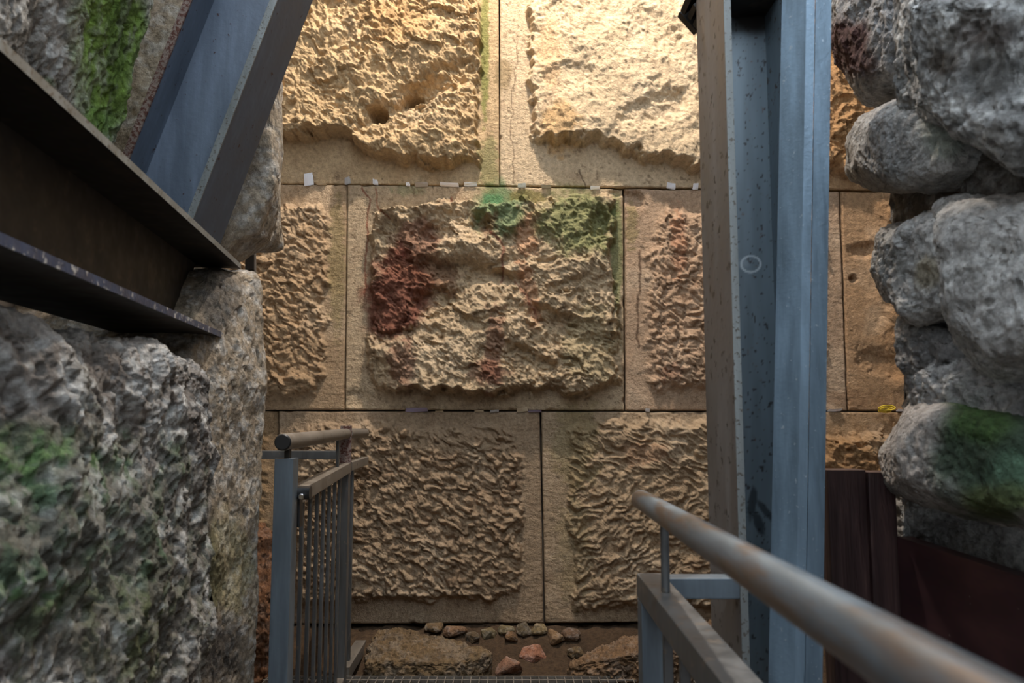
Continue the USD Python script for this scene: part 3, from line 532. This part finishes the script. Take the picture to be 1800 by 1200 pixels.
# ------------------------------------------------------------------ steel column
XC, DC = .375, 1.25
BOT = EYE - 1.09
col_ = Thing('steel_column', 'rust speckled steel column standing before the great wall', 'column', (.41, 1.34, BOT))
TOP = EYE + 1.25
lfl = col_.part('flange', prism(rrect(.0125, .186, .002), (XC + .00625, DC + .093, BOT), (XC + .00625, DC + .093, TOP), (1, 0, 0)), STEEL_SIDE, label='dull brown grey outer flange')
col_.part('worn_edge', prism(rrect(.0128, .003, .0005), (XC + .00625, DC - .0008, BOT), (XC + .00625, DC - .0008, TOP), (1, 0, 0)), STEEL_EDGE, parent=lfl)
rfl = col_.part('flange', prism(rrect(.0125, .186, .002), (XC + .1110, DC + .093, BOT), (XC + .1110, DC + .093, TOP), (1, 0, 0)), STEEL_COL)
col_.part('worn_edge', prism(rrect(.0128, .003, .0005), (XC + .1110, DC - .0008, BOT), (XC + .1110, DC - .0008, TOP), (1, 0, 0)), RUST, parent=rfl, label='rusty flange edge')
# web with marks: burn mark at the head, chalk ring, dark smear
nu, nv = 46, 900
U, V = np.meshgrid(np.linspace(XC + .0125, XC + .1050, nu), np.linspace(BOT, TOP, nv), indexing='ij')
v = np.stack([U, np.full_like(U, DC + .089), V], -1).reshape(-1, 3); px, py = proj(v); q = np.stack([px, py], -1)
col = np.ones((len(v), 3)) * [.14, .182, .21] * (.75 + .5 * n2(q * [1, .12], 14, 3, 4))[:, None]
sm = .7 * sstep(.66, .74, .6 * n2(q, 9, 5, 3) + .4 * n2(q, 3.2, 7, 2)) * (.25 + .75 * sstep(50, 0, np.abs(px - 1325))); col = mixc(col, sm, lin(92, 60, 36))
col = mixc(col, sstep(.70, .75, n2(q * [1, .7], 4.2, 9, 2)) * .8, lin(36, 26, 20))
rr = np.hypot((px - 1320) / 17, (py - 464) / 14); col = mixc(col, sstep(.16, .05, np.abs(rr - 1 + .1 * (n2(q, 8, 11) - .5))) * .8, lin(190, 200, 205)); col = mixc(col, sstep(1, 0, np.hypot((px - 1308) / 14, (py - 462) / 14)) * .4, lin(160, 172, 180))
col = mixc(col, sstep(1.25, .85, np.hypot((px - 1326) / 46, (py + 6) / 62) + .2 * (n2(q, 14, 12, 3) - .5)) * .9, lin(40, 32, 27))
for cx, cy, rx, ry, rot in ((1322, 885, 7, 30, 8), (1346, 898, 6, 24, -38 + 180), (1334, 920, 8, 22, -20)): col = mixc(col, blob(q, cx, cy, rx, ry, 13, .3, rot) * .75, lin(30, 34, 38))
f = grid_mesh(nu, nv); k = np.cross(v[f[0, 1]] - v[f[0, 0]], v[f[0, 2]] - v[f[0, 0]])
f = f if k[1] < 0 else f[:, ::-1]
vb = v.copy(); vb[:, 1] += .008
STEEL_TINT = M('marked_steel', {'a': ('attribute', {'attribute': 'tint'}), 'p': ('principled_bsdf', {'metallic': .3, 'roughness': .42})}, [('a.color', 'p.base_color')])
col_.part('web', (np.vstack([v, vb]), np.vstack([f, f[:, ::-1] + len(v)])), STEEL_TINT, np.vstack([col, col]), label='speckled web with chalk ring and dark smear')
# slanting stub of a cross beam at the column's head
cb = Thing('cross_beam', 'dark ribbed beam end slanting up behind the column head', 'beam', tuple(P(1210, 30, 1.5)))
e0, e1 = P(1216, 22, 1.47), P(1420, -140, 1.47)
for k, (o, wd) in enumerate(((-.020, .013), (0., .011), (.020, .013))):
    sd = unit(np.cross(unit(e1 - e0), [0, 1, 0]))
    cb.part('flange' if k != 1 else 'web', prism(rrect(wd, .06 if k != 1 else .05, .003), e0 + sd * o, e1 + sd * o, sd), STEEL_DARK)
cb.part('cover_plate', prism(rrect(.055, .02, .003), e0 + [0, .045, 0], e1 + [0, .045, 0], sd), STEEL_DARK)
cb2 = solo('head_plate', bar(P(1278, 4, 1.30), P(1378, 0, 1.30), .075, .02, (0, 1, 0)), STEEL_DARK, 'dark steel plate let in between the column flanges at its head', 'plate')

# ------------------------------------------------------------------ galvanised upright
gv = Thing('galvanised_upright', 'pale blue galvanised folded upright leaning beside the speckled column', 'post', (.47, 1.2, BOT))
gt, gb = P(1391, -220, 1.2), P(1363, 1260, 1.2)
def gx(dx): return np.array([dx, 0, 0])
prof_l = Polygon([(0, -.034), (.0295, 0), (.031, -.004), (.003, -.037)]); prof_m = Polygon([(.0295, 0), (.0440, .0012), (.0440, -.004), (.0295, -.005)]); prof_r = Polygon([(.0448, .0024), (.0715, .0024), (.0715, -.04), (.069, -.04), (.069, 0), (.0448, 0)])
for nm, pr in (('angled_face', prof_l), ('ridge', prof_m), ('front_face', prof_r)):
    pr2 = shapely.affinity.scale(pr, 1, 1, origin=(0, 0))
    m = trimesh.creation.extrude_polygon(pr2, 1.0, engine='earcut'); t = m.vertices[:, 2:3]; xy = m.vertices[:, :2]
    m.vertices = np.hstack([xy[:, :1], -xy[:, 1:2], np.zeros_like(t)]) + gb * (1 - t) + gt * t; m.fix_normals()
    gv.part(nm, m, GALV, smooth=False)

# ------------------------------------------------------------------ maroon timber
tp = [P(x, 826, 1.40) for x in (1452, 1523, 1574)]
for i, lab in ((0, 'maroon upright plank next to the galvanised upright'), (1, 'narrow maroon upright plank where the long board starts')):
    x0, x1 = tp[i][0] + .001, tp[i + 1][0] - .001
    m = prism(rrect(x1 - x0, .045, .005), ((x0 + x1) / 2, 1.42, 0), ((x0 + x1) / 2, 1.42, tp[i][2] - .004 * i), (1, 0, 0))
    solo('timber_plank', m, WOOD, lab, 'plank')
m = prism(rrect(.028, 1.0, .003), (.7265, .35, EYE - .73), (.7265, 1.396, EYE - .73), (1, 0, 0))
solo('timber_board', m, PANEL, 'wide dark maroon board below the mossy boulder', 'board')

# ------------------------------------------------------------------ railing at the lower right
rl = Thing('guard_railing', 'steel guard railing with round handrail in the right foreground', 'railing', (.235, 1.2, BOT))
h0, h1 = P(1126, 877, 1.33), P(1500, 1108, .41); hd = unit(h1 - h0)
hp = rl.part('handrail', tube(h0, h1 + hd * .30, .0168, 40, .006), PIPE, label='worn brown and blue round handrail')
XR, ZR = P(1120, 1008, 1.285)[0], P(1120, 1008, 1.285)[2]
rl.part('top_rail', bar((XR + .022, .30, ZR - .02), (XR + .022, 1.29, ZR - .02), .044, .04), RAIL)
rl.part('cross_bar', bar((XR + .044, 1.268, ZR - .017), (XC - .0005, 1.268, ZR - .017), .036, .034, (0, 1, 0)), GREYPOST)
rl.part('corner_post', bar((XR + .022, 1.268, BOT), (XR + .022, 1.268, ZR - .04), .044, .04), GREYPOST)
rl.part('handrail_support', tube((XR + .022, 1.158, ZR - .001), (XR + .022, 1.158, h0[2] + (1.33 - 1.158) * (hd[2] / -hd[1]) - .010), .0066), RAIL)
for i in range(8): rl.part('baluster', bar((XR + .022, 1.15 - i * .11, BOT + .03), (XR + .022, 1.15 - i * .11, ZR - .04), .014, .014), RAIL)
rl.part('bottom_rail', bar((XR + .022, .30, BOT + .03), (XR + .022, 1.25, BOT + .03), .044, .03), RAIL)

# ------------------------------------------------------------------ gate at the lower left
gt_ = Thing('steel_gate', 'grey steel gate with vertical bars and a round handrail', 'gate', (-.6, 2.4, BOT))
pc = P(504, 805, 1.9)
gt_.part('post', bar((pc[0], pc[1], BOT), pc, .048, .048), GREYPOST, label='blue grey near post')
g0, g1 = P(497, 777, 1.86), P(609, 762, 3.05)
hr = gt_.part('handrail', tube(g0, g1, .0212, 32), RAIL_TAN)
gt_.part('end_cap', tube(g0 - unit(g1 - g0) * .004, g0 + unit(g1 - g0) * .004, .0205, 32, .003), BLACK, parent=hr, label='black round end cap')
gt_.part('handrail_support', bar((g0[0], 1.905, pc[2] - .002), (g0[0], 1.905, g0[2] - .015), .014, .02), STEEL_DARK)
def gl(t): return g0 * (1 - t) + g1 * t                     # along the gate
def gp(t, z): p = gl(t); return np.array([p[0], p[1], z])
ZG = EYE - .205
gt_.part('top_rail', bar(gp(.055, ZG - .022), gp(1, ZG - .022), .04, .045, (0, 0, 1)), RAIL_TAN)
for i in range(8):
    t = .13 + i * .104
    gt_.part('baluster', bar(gp(t, BOT + .05), gp(t, ZG - .04), .012, .014), RAIL)
gt_.part('frame_post', bar(gp(.975, BOT + .02), gp(.975, ZG - .04), .040, .04), RAIL)
gt_.part('frame_post', bar(gp(.06, BOT + .02), gp(.06, ZG - .04), .024, .03), STEEL_DARK)
gt_.part('bottom_rail', bar(gp(.05, BOT + .035), gp(1, BOT + .035), .035, .035, (0, 0, 1)), RAIL_TAN)
gt_.part('handrail_support', bar(gp(.80, ZG - .002), gp(.80, gl(.80)[2] - .015), .012, .012), RAIL)
gt_.part('rusty_plate', bar(gp(.99, ZG - .05), gp(.99, gl(.99)[2] + .032), .045, .012, r=.001), RUST, label='rust brown hinge plate')
lk = gt_.part('lock', bar(P(523, 866, 1.93), P(546, 866, 1.93), .034, .03, (0, 0, 1), .012), BLACK, label='black lock case')
gt_.part('lock_cylinder', tube(P(534, 871, 1.93) + [0, -.026, 0], P(534, 871, 1.93), .0075, 20), CHROME, parent=lk, label='chrome lock cylinder')
gt_.part('lock_stile', bar(P(526, 925, 1.95), P(526, 870, 1.95), .012, .03), BLACK)
# fixed fence beyond the gate
fx = Thing('fence_panel', 'short fixed fence panel between the gate and the great wall', 'fence', (-.68, 3.3, BOT))
fd = unit((g1 - g0) * [1, 1, 0]); b0 = g1 + fd * .05; b1 = P(641, 761, 3.46)
def fp(t, z): p = b0 * (1 - t) + b1 * t; return np.array([p[0], p[1], z])
fx.part('handrail', tube(b0, b1, .0212, 28), RAIL_TAN)
fx.part('top_rail', bar(fp(0, ZG - .022), fp(1, ZG - .022), .036, .04, (0, 0, 1)), RAIL_TAN)
fx.part('baluster', bar(fp(.25, BOT + .05), fp(.25, ZG - .04), .018, .018), RAIL)
fx.part('bottom_rail', bar(fp(0, BOT + .035), fp(1, BOT + .035), .05, .05, (0, 0, 1)), RAIL_TAN)
s0 = P(606, 799, 3.12)
fx.part('side_rail', bar((-1.15, s0[1], s0[2]), s0, .034, .03, (0, 0, 1)), RAIL)
fx.part('post', bar((s0[0] - .004, s0[1] + .0, BOT), (s0[0] - .004, s0[1], EYE - .08), .03, .03), RUST)

# ------------------------------------------------------------------ prayer notes in the joints
def note(px, py, w, h, d, mat, label, seed, group='paper notes in the wall joints', tilt=0.):
    """a folded slip: two leaves with a crease, pushed into the joint and standing out of it"""
    rng = np.random.default_rng(seed); s = D / F; w, h = w * s, h * s * (1. if h > 15 else .72); out = d * .8; tilt = rng.uniform(-.5, .5)
    o = P(px, py, D - .004)
    nx, ny = 9, 6; U, V = np.meshgrid(np.linspace(-.5, .5, nx), np.linspace(0, 1, ny), indexing='ij')
    crease = rng.uniform(-.15, .2)
    bend = .3 * h * np.abs(U - crease) + .006 * (n2(np.stack([U * 3, V * 3], -1), 1, seed, 2) - .5)
    x = U * w * (1 - .12 * V * rng.uniform(0, 1)) ; z = (V - .35) * h + bend * .4 + tilt * U * h; y = -out * (.25 + .75 * V) + bend * .6
    top = np.stack([x, y, z], -1).reshape(-1, 3); th = np.array([0, -.0012, .0012])
    f = grid_mesh(nx, ny); m = trimesh.Trimesh(np.vstack([top + th, top - th]) + o, np.vstack([f, f[:, ::-1] + len(top)]), process=False)
    leaf = top * [.96, .7, .8] + [.002, .007, -.002]
    m2 = trimesh.Trimesh(np.vstack([leaf + th, leaf - th]) + o, np.vstack([f, f[:, ::-1] + len(top)]), process=False)
    tab = trimesh.creation.box(bounds=[o + [-w * .42, -.004, -.0012], o + [w * .42, .05, .0012]])
    x = trimesh.util.concatenate([m, m2, tab]); solo('paper_note', x, mat, label, 'note', smooth=False, group=group)
for k, a in enumerate([
    (543, 320, 16, 20, .030, WHITE, 'tallest white folded note standing in the upper joint beside the boulders'), (565, 324, 18, 3, .014, CREAM, 'thin cream slip lying flat in the upper joint beside the tallest note'),
    (611, 320, 10, 14, .022, GREYP, 'grey white note stuck where upper joint meets the vertical crack'), (660, 322, 9, 10, .022, WHITE, 'small white note above the red crack lines'),
    (717, 325, 7, 7, .012, WHITE, 'tiny white scrap in the upper joint, left of the grey curled note'), (741, 326, 24, 7, .030, GREYP, 'grey curled note drooping from the upper joint'),
    (790, 326, 34, 6, .024, WHITE, 'long white rolled note in the upper joint over the central block'), (827, 325, 24, 6, .020, WHITE, 'white note lying right beside the long rolled note'),
    (917, 327, 15, 7, .020, WHITE, 'crumpled white note over the green stained area'), (960, 329, 18, 4, .024, GREYP, 'dim flat note in the upper joint above the olive patch'),
    (1046, 331, 18, 5, .016, WHITE, 'thin white note where the upper joint darkens'), (1179, 329, 16, 11, .024, WHITE, 'white folded note to the left of the column'), (1222, 330, 10, 12, .024, WHITE, 'white note half hidden by the column edge'),
    (733, 721, 40, 8, .034, LILAC, 'lilac folded note in the lower joint'), (772, 723, 14, 3, .014, CREAM, 'small cream slip just beside the lilac note'), (842, 723, 16, 4, .014, CREAM, 'cream slip in the middle of the lower joint'),
    (869, 723, 16, 6, .016, GREYP, 'grey crumpled note in the middle of the lower joint'), (918, 721, 20, 9, .022, CREAM, 'cream folded note in the lower joint near the block corner'), (940, 723, 24, 3, .018, LILAC, 'thin lilac strip pointing away from the cream folded note'),
    (1138, 721, 8, 6, .018, WHITE, 'lone small white pellet of paper in the lower joint'), (1466, 721, 24, 4, .020, WHITE, 'white strip in the lower joint beside the galvanised upright'), (1584, 721, 18, 4, .018, WHITE, 'white strip in the lower joint touching the rubble wall')]):
    note(*a[:6], a[6], 300 + k)
cy = P(1556, 720, D - .02); cv = []
for k in range(4):
    t = np.linspace(0, 2 * np.pi, 15); R = .028 + .004 * k
    pts = cy + np.stack([R * np.cos(t), -.006 * k + .006 * np.sin(2 * t + k), .012 * np.sin(t + k) + .003 * k], -1)
    cv += [trimesh.creation.cylinder(.0035, segment=[pts[i], pts[i + 1]], sections=8) for i in range(14)]
solo('yellow_cord', trimesh.util.concatenate(cv), YELLOW, 'coiled yellow cord pushed into the lower joint by the rubble wall', 'cord')
# ------------------------------------------------------------------ vault over the wall (out of view, shuts out the sky there)
prim = put('/World/ceiling', trimesh.creation.box(bounds=[[-2.2, 1.75, EYE + 3.7], [3.0, D + .5, EYE + 4.0]]), CONC, smooth=False); keys(prim, label='plain vault above the great wall', kind='structure')
prim = put('/World/added_sky_blocker', trimesh.creation.box(bounds=[[-2.2, -2.0, -.1], [2.8, -1.7, EYE + 1.7]]), WALLF, smooth=False); keys(prim, label='added unseen wall behind the camera that blocks low sky light', kind='structure')  # added out of view to keep low sky light off the great wall
